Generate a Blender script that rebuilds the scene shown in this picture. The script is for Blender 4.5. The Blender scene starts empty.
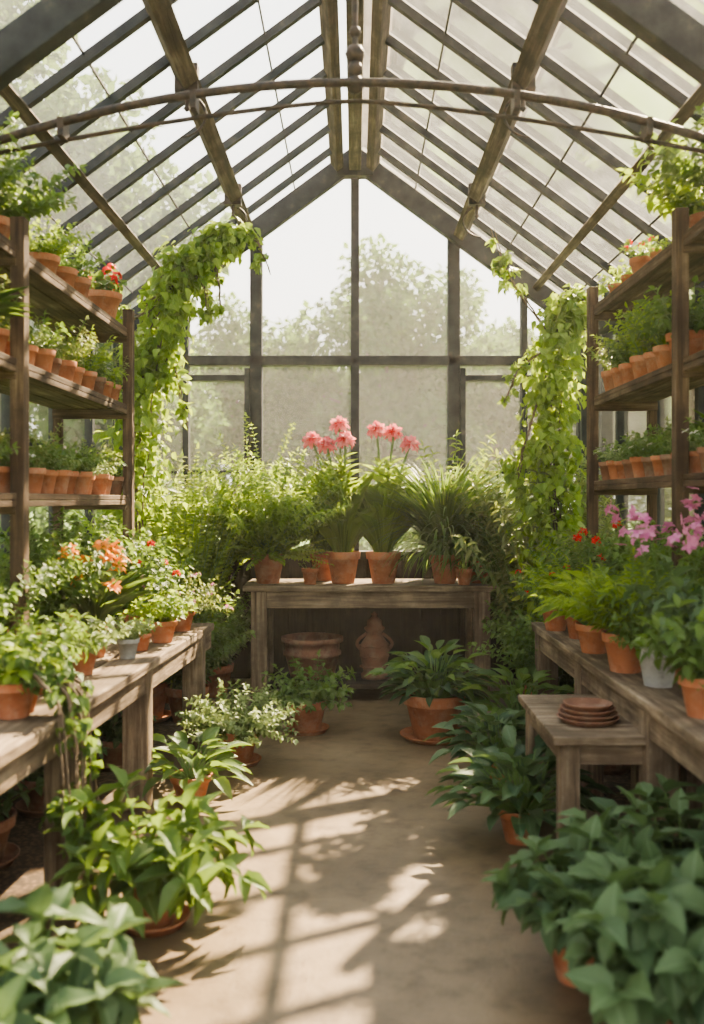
import bpy, math, numpy as np
from mathutils import Vector
R = np.random.default_rng(11)
UP = np.array([0, 0, 1.0])

# ------------------------------------------------------------------ materials
MATS = {}
def nt(name):
    m = bpy.data.materials.new(name); m.use_nodes = True
    t = m.node_tree; t.nodes.clear()
    o = t.nodes.new('ShaderNodeOutputMaterial')
    MATS[name] = m
    return m, t, o
def ramp(t, fac, stops):
    n = t.nodes.new('ShaderNodeValToRGB'); e = n.color_ramp.elements
    while len(e) < len(stops): e.new(.5)
    for i, (p, c) in enumerate(stops):
        e[i].position = p; e[i].color = (c[0], c[1], c[2], 1)
    t.links.new(fac, n.inputs[0]); return n.outputs[0]
def noise(t, vec, scale, detail=4, rough=.55):
    n = t.nodes.new('ShaderNodeTexNoise'); n.inputs['Scale'].default_value = scale
    n.inputs['Detail'].default_value = detail; n.inputs['Roughness'].default_value = rough
    if vec is not None: t.links.new(vec, n.inputs['Vector'])
    return n.outputs[0]
def mixc(t, fac, a, b, mode='MIX'):
    n = t.nodes.new('ShaderNodeMix'); n.data_type = 'RGBA'; n.blend_type = mode
    for s, v in ((n.inputs[0], fac), (n.inputs[6], a), (n.inputs[7], b)):
        if isinstance(v, bpy.types.NodeSocket): t.links.new(v, s)
        else: s.default_value = v if not isinstance(v, tuple) else (v[0], v[1], v[2], 1)
    return n.outputs[2]
def math_(t, op, a, b=None, clamp=False):
    n = t.nodes.new('ShaderNodeMath'); n.operation = op; n.use_clamp = clamp
    for s, v in ((n.inputs[0], a), (n.inputs[1], b)):
        if v is None: continue
        if isinstance(v, bpy.types.NodeSocket): t.links.new(v, s)
        else: s.default_value = v
    return n.outputs[0]
def bump(t, h, strength, dist=.01):
    n = t.nodes.new('ShaderNodeBump'); n.inputs['Strength'].default_value = strength
    n.inputs['Distance'].default_value = dist; t.links.new(h, n.inputs['Height']); return n.outputs[0]
def principled(t, o, col, rough=.6, spec=.5, normal=None, metal=0):
    p = t.nodes.new('ShaderNodeBsdfPrincipled')
    for k, v in (('Base Color', col), ('Roughness', rough), ('Specular IOR Level', spec), ('Metallic', metal)):
        if isinstance(v, bpy.types.NodeSocket): t.links.new(v, p.inputs[k])
        else: p.inputs[k].default_value = (v[0], v[1], v[2], 1) if isinstance(v, tuple) else v
    if normal is not None: t.links.new(normal, p.inputs['Normal'])
    if o: t.links.new(p.outputs[0], o.inputs[0])
    return p
def objco(t, scale=None):
    c = t.nodes.new('ShaderNodeTexCoord')
    if scale is None: return c.outputs['Object']
    m = t.nodes.new('ShaderNodeMapping'); m.inputs['Scale'].default_value = scale
    t.links.new(c.outputs['Object'], m.inputs[0]); return m.outputs[0]

def wood(name, dark, mid, light):
    for ax in 'xyz':
        m, t, o = nt(name + '_' + ax)
        sc = [22, 22, 22]; sc['xyz'.index(ax)] = 1.3
        g = noise(t, objco(t, tuple(sc)), 1.6, 8, .65)
        big = noise(t, objco(t), 3.3, 6, .65)
        c = ramp(t, g, [(.30, dark), (.5, mid), (.72, light)])
        c = mixc(t, math_(t, 'MULTIPLY', ramp(t, big, [(.38, (0, 0, 0)), (.62, (1, 1, 1))]), .8), c, tuple(x * .34 for x in mid))
        principled(t, o, c, .8, .2, bump(t, g, .8, .01))
wood('bench_wood', (.08, .056, .036), (.25, .185, .125), (.44, .355, .25))
wood('shelf_wood', (.032, .021, .013), (.12, .078, .048), (.25, .178, .115))
wood('beam_wood', (.030, .023, .017), (.105, .08, .056), (.24, .19, .135))
wood('dark_wood', (.018, .014, .01), (.05, .038, .027), (.09, .07, .05))

m, t, o = nt('dark_frame')
g = noise(t, objco(t), 9, 6)
principled(t, o, ramp(t, g, [(.35, (.014, .017, .019)), (.6, (.034, .037, .038)), (.8, (.10, .085, .065))]), .6, .3, bump(t, g, .3))
m, t, o = nt('iron')
g = noise(t, objco(t), 30, 5)
principled(t, o, ramp(t, g, [(.35, (.02, .018, .017)), (.7, (.08, .05, .035))]), .6, .5, bump(t, g, .4), .3)

def terr(name, a, b, stain):
    m, t, o = nt(name)
    oi = t.nodes.new('ShaderNodeObjectInfo')
    va = t.nodes.new('ShaderNodeVectorMath'); va.operation = 'ADD'
    t.links.new(objco(t), va.inputs[0]); t.links.new(oi.outputs['Location'], va.inputs[1])
    g = noise(t, va.outputs[0], 7, 6); g2 = noise(t, va.outputs[0], 60, 3)
    c = ramp(t, g, [(.3, a), (.6, b)])
    c = mixc(t, ramp(t, noise(t, va.outputs[0], 12, 8, .72), [(.48, (0, 0, 0)), (.72, (.65, .65, .65))]), c, stain)
    c = mixc(t, ramp(t, noise(t, va.outputs[0], 18, 6, .7), [(.56, (0, 0, 0)), (.75, (.5, .5, .5))]), c, tuple(x * .35 for x in a))
    principled(t, o, c, .85, .2, bump(t, g2, .3, .004))
terr('terracotta', (.30, .105, .052), (.47, .19, .10), (.48, .32, .23))
terr('old_terracotta', (.15, .075, .05), (.27, .14, .09), (.33, .27, .21))
terr('grey_stoneware', (.26, .26, .25), (.40, .40, .38), (.54, .54, .51))
m, t, o = nt('soil')
g = noise(t, objco(t), 60, 5)
principled(t, o, ramp(t, g, [(.35, (.018, .011, .007)), (.7, (.075, .048, .03))]), .95, .1, bump(t, g, 1, .01))

def leafmat(name, dark, light, trans, tf=.38, rough=.42):
    m, t, o = nt(name)
    at = t.nodes.new('ShaderNodeAttribute'); at.attribute_name = 'tint'
    lu = t.nodes.new('ShaderNodeAttribute'); lu.attribute_name = 'lu'
    lt = t.nodes.new('ShaderNodeAttribute'); lt.attribute_name = 'lt'
    c = ramp(t, at.outputs['Fac'], [(0, dark), (1, light)])
    au = math_(t, 'ABSOLUTE', lu.outputs['Fac'])
    rib = math_(t, 'SUBTRACT', 1, math_(t, 'MULTIPLY', au, 8), True)
    ph = math_(t, 'SUBTRACT', math_(t, 'MULTIPLY', lt.outputs['Fac'], 50), math_(t, 'MULTIPLY', au, 16))
    v = math_(t, 'POWER', math_(t, 'ABSOLUTE', math_(t, 'SINE', ph)), 5)
    c = mixc(t, math_(t, 'MULTIPLY', rib, .45), c, tuple(min(1, x * 1.5 + .05) for x in light))
    c = mixc(t, math_(t, 'MULTIPLY', math_(t, 'SUBTRACT', 1, v), .12), c, tuple(x * .6 for x in dark))
    p = principled(t, None, c, rough, .35, bump(t, v, .25, .003))
    tr = t.nodes.new('ShaderNodeBsdfTranslucent')
    t.links.new(mixc(t, .65, c, trans), tr.inputs[0])
    mx = t.nodes.new('ShaderNodeMixShader'); mx.inputs[0].default_value = tf
    t.links.new(p.outputs[0], mx.inputs[1]); t.links.new(tr.outputs[0], mx.inputs[2])
    t.links.new(mx.outputs[0], o.inputs[0])
leafmat('leaf_mid', (.028, .074, .020), (.150, .235, .058), (.29, .42, .06))
leafmat('leaf_dark', (.018, .054, .022), (.080, .150, .055), (.16, .28, .055), .25)
leafmat('leaf_hydrangea', (.026, .066, .028), (.115, .180, .075), (.20, .31, .08), .28, .5)
leafmat('leaf_bright', (.070, .155, .020), (.27, .38, .058), (.50, .63, .07), .45)
leafmat('leaf_olive', (.07, .11, .034), (.21, .25, .09), (.40, .45, .10))
leafmat('leaf_pale', (.12, .18, .065), (.30, .37, .165), (.45, .56, .17), .35)
leafmat('leaf_out', (.030, .080, .018), (.12, .20, .055), (.24, .37, .09), .35, .9)
leafmat('stem_green', (.07, .15, .03), (.13, .22, .05), (.2, .35, .06), .1)
leafmat('stem_brown', (.06, .04, .025), (.12, .085, .05), (.1, .08, .05), .02, .8)
leafmat('petal_pink', (.75, .10, .14), (.92, .42, .40), (.95, .30, .30), .35)
leafmat('petal_red', (.60, .02, .02), (.80, .05, .04), (.9, .06, .04), .3)
leafmat('petal_orange', (.88, .26, .03), (.95, .46, .12), (1, .45, .1), .35)
leafmat('petal_magenta', (.48, .08, .28), (.74, .30, .52), (.80, .30, .50), .35)
leafmat('petal_white', (.68, .66, .56), (.82, .80, .73), (.85, .83, .74), .35)
m, t, o = nt('bark')
g = noise(t, objco(t, (8, 8, 2)), 3, 6)
principled(t, o, ramp(t, g, [(.3, (.10, .08, .06)), (.7, (.22, .18, .14))]), .9, .1)

# glass : thin, a bit dusty, with air haze mixed into its milky colour
def glassmat(name, a, b):
    m, t, o = nt(name)
    co = objco(t)
    g = noise(t, co, 1.6, 6, .65); g2 = noise(t, co, 22, 5, .7)
    g3 = noise(t, co, 5, 8, .75)
    fac = math_(t, 'ADD', math_(t, 'MULTIPLY', math_(t, 'MULTIPLY', g, g3), a * 2), math_(t, 'MULTIPLY', g2, b))
    tr = t.nodes.new('ShaderNodeBsdfTransparent'); tr.inputs[0].default_value = (.98, .985, .98, 1)
    gl = t.nodes.new('ShaderNodeBsdfGlossy'); gl.inputs['Roughness'].default_value = .08
    fr = t.nodes.new('ShaderNodeFresnel'); fr.inputs[0].default_value = 1.2
    m1 = t.nodes.new('ShaderNodeMixShader'); t.links.new(fr.outputs[0], m1.inputs[0])
    t.links.new(tr.outputs[0], m1.inputs[1]); t.links.new(gl.outputs[0], m1.inputs[2])
    tl = t.nodes.new('ShaderNodeBsdfTranslucent'); tl.inputs[0].default_value = (.93, .94, .90, 1)
    m2 = t.nodes.new('ShaderNodeMixShader'); t.links.new(fac, m2.inputs[0])
    t.links.new(m1.outputs[0], m2.inputs[1]); t.links.new(tl.outputs[0], m2.inputs[2])
    t.links.new(m2.outputs[0], o.inputs[0])
glassmat('dusty_hazy_glass', .030, .012)
glassmat('roof_glass', .11, .04)

# floor: worn damp concrete, soil-gravel towards the walls
m, t, o = nt('worn_concrete')
co = objco(t)
n1 = noise(t, co, 1.1, 7, .6); n2 = noise(t, co, 7, 8, .65); n3 = noise(t, co, 90, 3, .6)
c = ramp(t, n1, [(.3, (.135, .098, .060)), (.55, (.225, .165, .103)), (.75, (.32, .24, .152))])
c = mixc(t, .85, c, ramp(t, n2, [(.3, (.45, .41, .37)), (.5, (.9, .88, .84)), (.75, (1.15, 1.12, 1.06))]), 'MULTIPLY')
c = mixc(t, ramp(t, n3, [(.58, (0, 0, 0)), (.72, (.6, .6, .6))]), c, (.09, .065, .045))
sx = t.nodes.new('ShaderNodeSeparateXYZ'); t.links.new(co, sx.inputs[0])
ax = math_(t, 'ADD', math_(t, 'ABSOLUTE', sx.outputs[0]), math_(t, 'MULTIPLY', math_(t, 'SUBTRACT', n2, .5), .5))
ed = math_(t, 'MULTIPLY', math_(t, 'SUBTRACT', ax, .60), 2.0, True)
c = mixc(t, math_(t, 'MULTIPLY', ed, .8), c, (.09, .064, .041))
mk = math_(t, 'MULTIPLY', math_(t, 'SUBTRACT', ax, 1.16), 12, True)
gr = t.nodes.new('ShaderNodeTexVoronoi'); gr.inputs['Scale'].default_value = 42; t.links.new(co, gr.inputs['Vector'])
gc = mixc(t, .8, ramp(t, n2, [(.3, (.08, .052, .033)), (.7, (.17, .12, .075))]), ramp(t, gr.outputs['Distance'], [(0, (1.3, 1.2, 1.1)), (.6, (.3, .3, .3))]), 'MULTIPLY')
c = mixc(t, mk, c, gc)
rg = math_(t, 'ADD', math_(t, 'MULTIPLY', n1, .45), math_(t, 'MULTIPLY', mk, .5))
rg = math_(t, 'ADD', rg, .22)
h = math_(t, 'ADD', math_(t, 'MULTIPLY', n2, 1.0), math_(t, 'MULTIPLY', n3, .35))
principled(t, o, c, rg, .35, bump(t, h, .4, .012))
m, t, o = nt('grass')
g = noise(t, objco(t), .6, 7)
principled(t, o, ramp(t, g, [(.3, (.10, .17, .05)), (.7, (.20, .28, .10))]), .95, .1)

# ------------------------------------------------------------------ mesh builder
class MB:
    def __init__(s):
        s.V = []; s.n = 0; s.F = []; s.T = []; s.U = []; s.L = []; s.slots = []
    def slot(s, m):
        if m not in s.slots: s.slots.append(m)
        return s.slots.index(m)
    def add(s, V, F, mat, tint=.5, u=0., l=0., smooth=True):
        V = np.asarray(V, float).reshape(-1, 3); F = np.asarray(F, int)
        n = len(V)
        s.F.append((F + s.n, s.slot(mat), smooth)); s.V.append(V); s.n += n
        for lst, v in ((s.T, tint), (s.U, u), (s.L, l)):
            lst.append(np.broadcast_to(np.asarray(v, float), (n,)).copy())
    def mesh(s, name):
        me = bpy.data.meshes.new(name)
        V = np.concatenate(s.V); me.vertices.add(len(V)); me.vertices.foreach_set('co', V.ravel().astype(np.float32))
        idx = np.concatenate([f.ravel() for f, _, _ in s.F])
        tot = np.concatenate([np.full(len(f), f.shape[1]) for f, _, _ in s.F])
        mi = np.concatenate([np.full(len(f), m) for f, m, _ in s.F])
        sm = np.concatenate([np.full(len(f), q) for f, _, q in s.F])
        me.loops.add(len(idx)); me.loops.foreach_set('vertex_index', idx.astype(np.int32))
        me.polygons.add(len(tot)); st = np.concatenate([[0], np.cumsum(tot)[:-1]])
        me.polygons.foreach_set('loop_start', st.astype(np.int32))
        me.polygons.foreach_set('material_index', mi.astype(np.int32))
        me.polygons.foreach_set('use_smooth', sm.astype(bool))
        me.update(calc_edges=True)
        for nm, l in (('tint', s.T), ('lu', s.U), ('lt', s.L)):
            me.attributes.new(nm, 'FLOAT', 'POINT').data.foreach_set('value', np.concatenate(l).astype(np.float32))
        for m in s.slots: me.materials.append(MATS[m])
        return me
def place(me, name, loc=(0, 0, 0), rz=0, sc=1, parent=None, bevel=0):
    ob = bpy.data.objects.new(name, me); bpy.context.scene.collection.objects.link(ob)
    ob.location = loc; ob.rotation_euler = (0, 0, rz); ob.scale = (sc, sc, sc) if not isinstance(sc, tuple) else sc
    if parent: ob.parent = parent
    if bevel:
        b = ob.modifiers.new('bevel', 'BEVEL'); b.width = bevel; b.segments = 2; b.limit_method = 'ANGLE'
    return ob
def empty(name):
    e = bpy.data.objects.new(name, None); bpy.context.scene.collection.objects.link(e); return e

BOXF = [(0, 3, 2, 1), (4, 5, 6, 7), (0, 1, 5, 4), (1, 2, 6, 5), (2, 3, 7, 6), (3, 0, 4, 7)]
def beam(mb, p0, p1, w, h, mat, up=(0, 0, 1)):
    p0 = np.array(p0, float); p1 = np.array(p1, float); d = p1 - p0; L = np.linalg.norm(d); d /= L
    up = np.array(up, float)
    if abs(d @ up) > .95: up = np.array([0, 1.0, 0])
    x = np.cross(d, up); x /= np.linalg.norm(x); z = np.cross(x, d)
    if mat.endswith('wood'): mat += '_' + 'xyz'[int(np.argmax(abs(d)))]
    vs = [p + x * a * w / 2 + z * b * h / 2 for p in (p0, p1) for a, b in ((-1, -1), (1, -1), (1, 1), (-1, 1))]
    mb.add(vs, BOXF, mat, smooth=False)
def box(mb, a, b, mat, axis=None):
    a = np.array(a, float); b = np.array(b, float); e = b - a
    k = int(np.argmax(e)) if axis is None else axis
    mm = mat + '_' + 'xyz'[k] if mat.endswith('wood') else mat
    vs = [(x, y, z) for z in (a[2], b[2]) for x, y in ((a[0], a[1]), (b[0], a[1]), (b[0], b[1]), (a[0], b[1]))]
    mb.add(vs, BOXF, mm, smooth=False)
def lathe(mb, prof, mat, k=22, c=(0, 0, 0), smooth=True):
    a = np.linspace(0, 2 * np.pi, k, endpoint=False); prof = np.array(prof, float); n = len(prof)
    V = np.stack([np.outer(prof[:, 0], np.cos(a)), np.outer(prof[:, 0], np.sin(a)), np.repeat(prof[:, 1:2], k, 1)], -1).reshape(-1, 3) + np.array(c)
    F = [(i * k + j, i * k + (j + 1) % k, (i + 1) * k + (j + 1) % k, (i + 1) * k + j) for i in range(n - 1) for j in range(k)]
    mb.add(V, F, mat, smooth=smooth)
def tube(mb, pts, r0, r1, mat='stem_green', k=5, tint=.5):
    P = np.array(pts, float); n = len(P); T = np.gradient(P, axis=0); T /= np.linalg.norm(T, axis=1)[:, None] + 1e-9
    ref = np.array([.31, .95, .05]) if abs(T[0][2]) > .5 else UP
    X = np.cross(T, ref); X /= np.linalg.norm(X, axis=1)[:, None] + 1e-9; Y = np.cross(T, X)
    a = np.linspace(0, 2 * np.pi, k, endpoint=False); r = np.linspace(r0, r1, n)[:, None, None]
    V = P[:, None] + r * (np.cos(a)[None, :, None] * X[:, None] + np.sin(a)[None, :, None] * Y[:, None])
    F = [(i * k + j, i * k + (j + 1) % k, (i + 1) * k + (j + 1) % k, (i + 1) * k + j) for i in range(n - 1) for j in range(k)]
    mb.add(V.reshape(-1, 3), F, mat, tint)

def leaf_t(nl, nw, prof, fold=.25, droop=.25, wav=0., arc=0):
    t = np.linspace(0, 1, nl + 1); u = np.linspace(-1, 1, nw + 1)
    T, U = np.meshgrid(t, u, indexing='ij'); W = prof(T)
    X = U * W * .5; Z = -droop * T ** 2 + fold * np.abs(U) * W * .5 * (.02 if arc else 1) + wav * np.sin(T * 16) * np.abs(U) * U * U
    Y = T
    if arc: Y = np.sin(arc * T) / arc; Z = Z - (1 - np.cos(arc * T)) / arc
    V = np.stack([X, Y, Z], -1).reshape(-1, 3)
    c = nw + 1
    F = np.array([(i * c + j, i * c + j + 1, (i + 1) * c + j + 1, (i + 1) * c + j) for i in range(nl) for j in range(nw)])
    return V, F, U.ravel(), T.ravel()
ov = lambda t: np.sin(np.pi * t ** .75) ** .85 * 1.0
lan = lambda t: np.sin(np.pi * np.clip(t, 0, 1) ** .8) ** .8
hrt = lambda t: np.where(t < .02, .35, np.clip((1 - t), 0, 1) ** .7 * np.minimum(1, .5 + t * 3) * 1.15)
pet = lambda t: np.sin(np.pi * t ** 1.15) ** .7
BIG = leaf_t(8, 6, ov, .35, .35, .035); MED = leaf_t(4, 2, ov, .3, .3); SM = leaf_t(3, 2, ov, .3, .2)
LAN = leaf_t(5, 2, lan, .3, .35); HRT = leaf_t(4, 2, hrt, .25, .25)
stp = lambda t: np.clip(1 - t ** 3, 0, 1) * (.7 + .5 * np.sin(np.pi * t))
STRAP = leaf_t(8, 2, stp, .4, .55); ARC1 = leaf_t(8, 1, stp, .4, 0, 0, 1.35); ARC2 = leaf_t(9, 1, stp, .4, 0, 0, 2.0)
UPST = leaf_t(8, 2, lambda t: np.clip(1 - t ** 4, 0, 1) * (.55 + .6 * np.sin(np.pi * t)), .5, .22)
PETAL = leaf_t(4, 2, pet, .2, .45); TINY = leaf_t(2, 2, ov, .2, .1)
def nrm(a): return a / (np.linalg.norm(a, axis=-1, keepdims=True) + 1e-9)
def leaves(mb, tm, P, D, Nn, L, W, mat, tint=None):
    P = np.asarray(P, float).reshape(-1, 3); n = len(P)
    if n == 0: return
    V, F, U, T = tm
    D = nrm(np.asarray(D, float)); Nn = np.asarray(Nn, float)
    X = nrm(np.cross(D, Nn)); Z = np.cross(X, D)
    L = np.broadcast_to(L, (n,))[:, None, None]; W = np.broadcast_to(W, (n,))[:, None, None]
    VV = P[:, None] + X[:, None] * V[None, :, 0:1] * W + D[:, None] * V[None, :, 1:2] * L + Z[:, None] * V[None, :, 2:3] * L
    FF = (F[None] + (np.arange(n) * len(V))[:, None, None]).reshape(-1, F.shape[1])
    if tint is None: tint = R.random(n)
    mb.add(VV.reshape(-1, 3), FF, mat, np.repeat(np.broadcast_to(tint, (n,)), len(V)), np.tile(U, n), np.tile(T, n))

def pot(mb, r, h, mat='terracotta', saucer=False, k=24):
    z0 = .0
    if saucer:
        lathe(mb, [(0, 0), (r * .95, 0), (r * 1.12, .035), (r * 1.16, .035), (r * 1.14, .028), (r * .95, .012), (0, .012)], mat, k); z0 = .012
    rb = r * .68
    lathe(mb, [(0, z0), (rb * .97, z0), (rb, z0 + .004), (r * .93, h * .76), (r * 1.02, h * .765), (r * 1.03, h * .78), (r * 1.07, h * .98),
               (r * 1.05, h), (r * .97, h), (r * .95, h * .97), (r * .93, h * .86)], mat, k)
    lathe(mb, [(r * .945, h * .87), (r * .5, h * .895), (0, h * .9)], 'soil', k)
def stem(p, d, L, droop, n=9, wob=.06):
    p = np.array(p, float); d = nrm(np.array(d, float)); o = [p.copy()]; s = L / n
    for i in range(n):
        d = nrm(d + np.array([0, 0, -droop * s * (i + 1) / n * 2]) + R.normal(0, wob, 3) * .5); p = p + d * s; o.append(p.copy())
    return np.array(o)
def branchy(mb, base, n, L, lean=(.1, 1.0), droop=1.5, tm=SM, ll=.05, lw=.03, sp=.03, mat='leaf_mid', mode='spiral', sr=.003,
            start=.15, spread=.03, smat='stem_green', ang=1.0, azr=None, jit=.35, tint=(0, 1), grav=.25, wob=.08):
    P = []; D = []; NN = []; LL = []; TT = []; tips = []
    base = np.array(base, float)
    for i in range(n):
        ph = i * 2.39996 + R.random() * .6 if azr is None else R.uniform(*azr)
        th = lean[0] + (lean[1] - lean[0]) * math.sqrt((i + .5) / n) + R.normal(0, .06)
        d = np.array([math.sin(th) * math.cos(ph), math.sin(th) * math.sin(ph), math.cos(th)])
        Li = L * R.uniform(.65, 1.08)
        b = base + np.array([math.cos(ph), math.sin(ph), 0]) * spread * math.sqrt(R.random())
        pts = stem(b, d, Li, droop, 8, wob); tube(mb, pts, sr, sr * .4, smat, 4)
        k = max(2, int(Li * (1 - start) / sp)); s = np.linspace(start, 1, k); x = s * 8
        pos = np.stack([np.interp(x, np.arange(9), pts[:, j]) for j in range(3)], 1)
        tg = nrm(np.gradient(pos, axis=0)); side = nrm(np.cross(tg, UP) + 1e-4)
        ti = R.uniform(*tint)
        for q in range(2):
            if mode == 'fern':
                sd = side * (1 if q else -1); sc = np.sin(np.pi * np.clip(s * .82 + .12, 0, 1)) ** .7; nn = np.cross(side, tg)
            else:
                a = np.arange(k) * 1.7 + q * math.pi + i; bi = np.cross(tg, side)
                sd = side * np.cos(a)[:, None] + bi * np.sin(a)[:, None]; sc = R.uniform(.65, 1.1, k); nn = UP[None] + tg * .4 + np.zeros_like(tg)
            dd = tg * math.cos(ang) + sd * math.sin(ang) + R.normal(0, jit * .4, tg.shape); dd[:, 2] -= grav
            P.append(pos); D.append(dd); NN.append(nn + R.normal(0, jit, tg.shape)); LL.append(ll * sc)
            TT.append(np.clip(ti * .5 + R.random(k) * .5 + (s - .6) * .3, 0, 1))
        P.append(pos[-1:]); D.append(tg[-1:]); NN.append(UP[None] + R.normal(0, .2, (1, 3))); LL.append(np.array([ll * .8])); TT.append(np.array([.9]))
        tips.append((pos[-1], tg[-1]))
    LL = np.concatenate(LL)
    leaves(mb, tm, np.concatenate(P), np.concatenate(D), np.concatenate(NN), LL, LL * (lw / ll), mat, np.concatenate(TT))
    return tips
def rosette(mb, base, n, L, W, tm=BIG, mat='leaf_mid', lean=(.2, 1.3), pet_=.12, spread=.02, droop=1.2):
    for i in range(n):
        ph = i * 2.39996 + R.random() * .4; th = lean[0] + (lean[1] - lean[0]) * ((i + .5) / n) ** .7 + R.normal(0, .08)
        d = np.array([math.sin(th) * math.cos(ph), math.sin(th) * math.sin(ph), math.cos(th)])
        pts = stem(np.array(base) + d * spread * [1, 1, 0], d, pet_ * R.uniform(.5, 1.2), droop, 5, .04)
        tube(mb, pts, .004, .0025, 'stem_green', 5)
        tg = nrm(pts[-1] - pts[-2]); out = np.array([math.cos(ph), math.sin(ph), .0])
        dd = tg * .7 + out * .45 - UP * .1 + R.normal(0, .1, 3)
        Li = L * R.uniform(.7, 1.1)
        leaves(mb, tm, pts[-1], dd[None], (UP + R.normal(0, .2, 3) - out * .1)[None], Li, Li * W, mat, np.array([R.random()]))
def blades(mb, base, n, L, W, lean=(.1, 1.1), mat='leaf_mid', spread=.04, tm=None):
    ph = np.arange(n) * 2.39996; th = lean[0] + (lean[1] - lean[0]) * R.random(n)
    D = np.stack([np.sin(th) * np.cos(ph), np.sin(th) * np.sin(ph), np.cos(th)], 1)
    out = np.stack([np.cos(ph), np.sin(ph), 0 * ph], 1)
    P = np.array(base) + out * spread * R.random((n, 1)) ** .5
    Li = L * R.uniform(.6, 1.1, n)
    leaves(mb, tm or STRAP, P, D, UP[None] * .35 - out * .9 + R.normal(0, .15, (n, 3)), Li, W, mat)
def flower(mb, p, d, r, mat, k=6, w=.6, open_=1.0, tm=None):
    d = nrm(np.array(d, float)); x = nrm(np.cross(d, [.3, .5, .8])); y = np.cross(d, x)
    a = np.arange(k) * 2 * np.pi / k + R.random() * 3
    out = np.cos(a)[:, None] * x + np.sin(a)[:, None] * y
    leaves(mb, tm or PETAL, np.repeat(np.array(p)[None], k, 0), out * open_ + d * .55, np.repeat(d[None], k, 0) - out * .3, r, r * w, mat)
def cluster(mb, p, R_, n, r, mat, k=5):
    for i in range(n):
        v = nrm(R.normal(0, 1, 3)); v[2] = abs(v[2]) * .8
        flower(mb, np.array(p) + v * R_, v, r, mat, k)
def vine(mb, path, n, rad, ll, mat='leaf_bright', ns=6, seed_t=(0, 1)):
    path = np.array(path, float); m = len(path); xs = np.linspace(0, m - 1, 60)
    sm = np.stack([np.interp(xs, np.arange(m), path[:, j]) for j in range(3)], 1)
    for _ in range(3): sm[1:-1] = (sm[:-2] + sm[1:-1] * 2 + sm[2:]) / 4
    rad = np.interp(xs, np.linspace(0, m - 1, len(rad)), rad)
    for q in range(ns):
        off = np.cumsum(R.normal(0, .25, (60, 3)), 0) * .12; off -= off[0]
        P = sm + off * rad[:, None] * 1.2
        tube(mb, P, .007, .003, 'stem_brown', 5)
    # clumped sprays of leaves around the path
    nc = max(6, n // 14); ci = R.integers(0, 60, nc); cv = nrm(R.normal(0, 1, (nc, 3))) * (R.random(nc) ** .5)[:, None]
    cp = sm[ci] + cv * rad[ci][:, None]
    j = R.integers(0, nc, n)
    P = cp[j] + R.normal(0, 1, (n, 3)) * rad[ci[j]][:, None] * .28
    out = nrm(cv[j] + R.normal(0, .3, (n, 3)))
    D = out * .6 + R.normal(0, .4, (n, 3)) - UP * .7; NN = out + UP * .5 + R.normal(0, .3, (n, 3))
    L = ll * R.uniform(.5, 1.15, n); leaves(mb, HRT, P, D, NN, L, L * .85, mat)

# ------------------------------------------------------------------ building shell
HW = 2.0; YB = 8.0; Y0 = -1.6; APEX = 4.45; SL = .735
rz = lambda x: APEX - SL * abs(x)
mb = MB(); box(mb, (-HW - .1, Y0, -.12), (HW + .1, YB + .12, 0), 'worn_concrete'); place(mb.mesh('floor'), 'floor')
mb = MB(); mb.add([(-90, -40, -.13), (90, -40, -.13), (90, 120, -.13), (-90, 120, -.13)], [(0, 1, 2, 3)], 'grass'); place(mb.mesh('ground'), 'ground')

# back wall
mb = MB()
x = -HW
while x < HW - .01:
    box(mb, (x + .004, YB - .02, 0), (min(x + .156, HW), YB + .03, 1.0), 'dark_wood', 2); x += .16
box(mb, (-HW, YB + .03, 0), (HW, YB + .08, 1.0), 'dark_wood')
box(mb, (-HW, YB - .08, 1.0), (HW, YB + .1, 1.07), 'dark_frame')
place(mb.mesh('wall_back'), 'wall_back')
mb = MB()
for X, w in ((-1.93, .12), (-1.42, .05), (-.83, .10), (0, .07), (.83, .10), (1.42, .05), (1.93, .12)):
    beam(mb, (X, YB, 1.07), (X, YB, rz(X) - .05), w, .1, 'dark_frame')
box(mb, (-HW, YB - .05, 2.63), (HW, YB + .05, 2.71), 'dark_frame')
for a, b in ((-1.95, -.86), (.86, 1.95)):
    box(mb, (a, YB - .02, 1.72), (b, YB + .02, 1.75), 'dark_frame')
    box(mb, (a if a < 0 else .92, YB - .04, 2.50), (b if b > 0 else -.92, YB + .04, 2.55), 'dark_frame')
for s in (-1, 1):
    beam(mb, (s * .9, YB - .06, 1.07), (s * .9, YB - .06, 2.6), .045, .06, 'dark_frame')
place(mb.mesh('trim_1'), 'trim_1', bevel=.005)
mb = MB()
mb.add([(-HW, YB + .01, 1.07), (HW, YB + .01, 1.07), (HW, YB + .01, rz(HW)), (0, YB + .01, APEX), ], [(0, 1, 2, 3)], 'dusty_hazy_glass', smooth=False)
mb.add([(-HW, YB + .01, 1.07), (0, YB + .01, APEX), (-HW, YB + .01, rz(HW))], [(0, 1, 2)], 'dusty_hazy_glass', smooth=False)
place(mb.mesh('window_1'), 'window_1')
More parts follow.
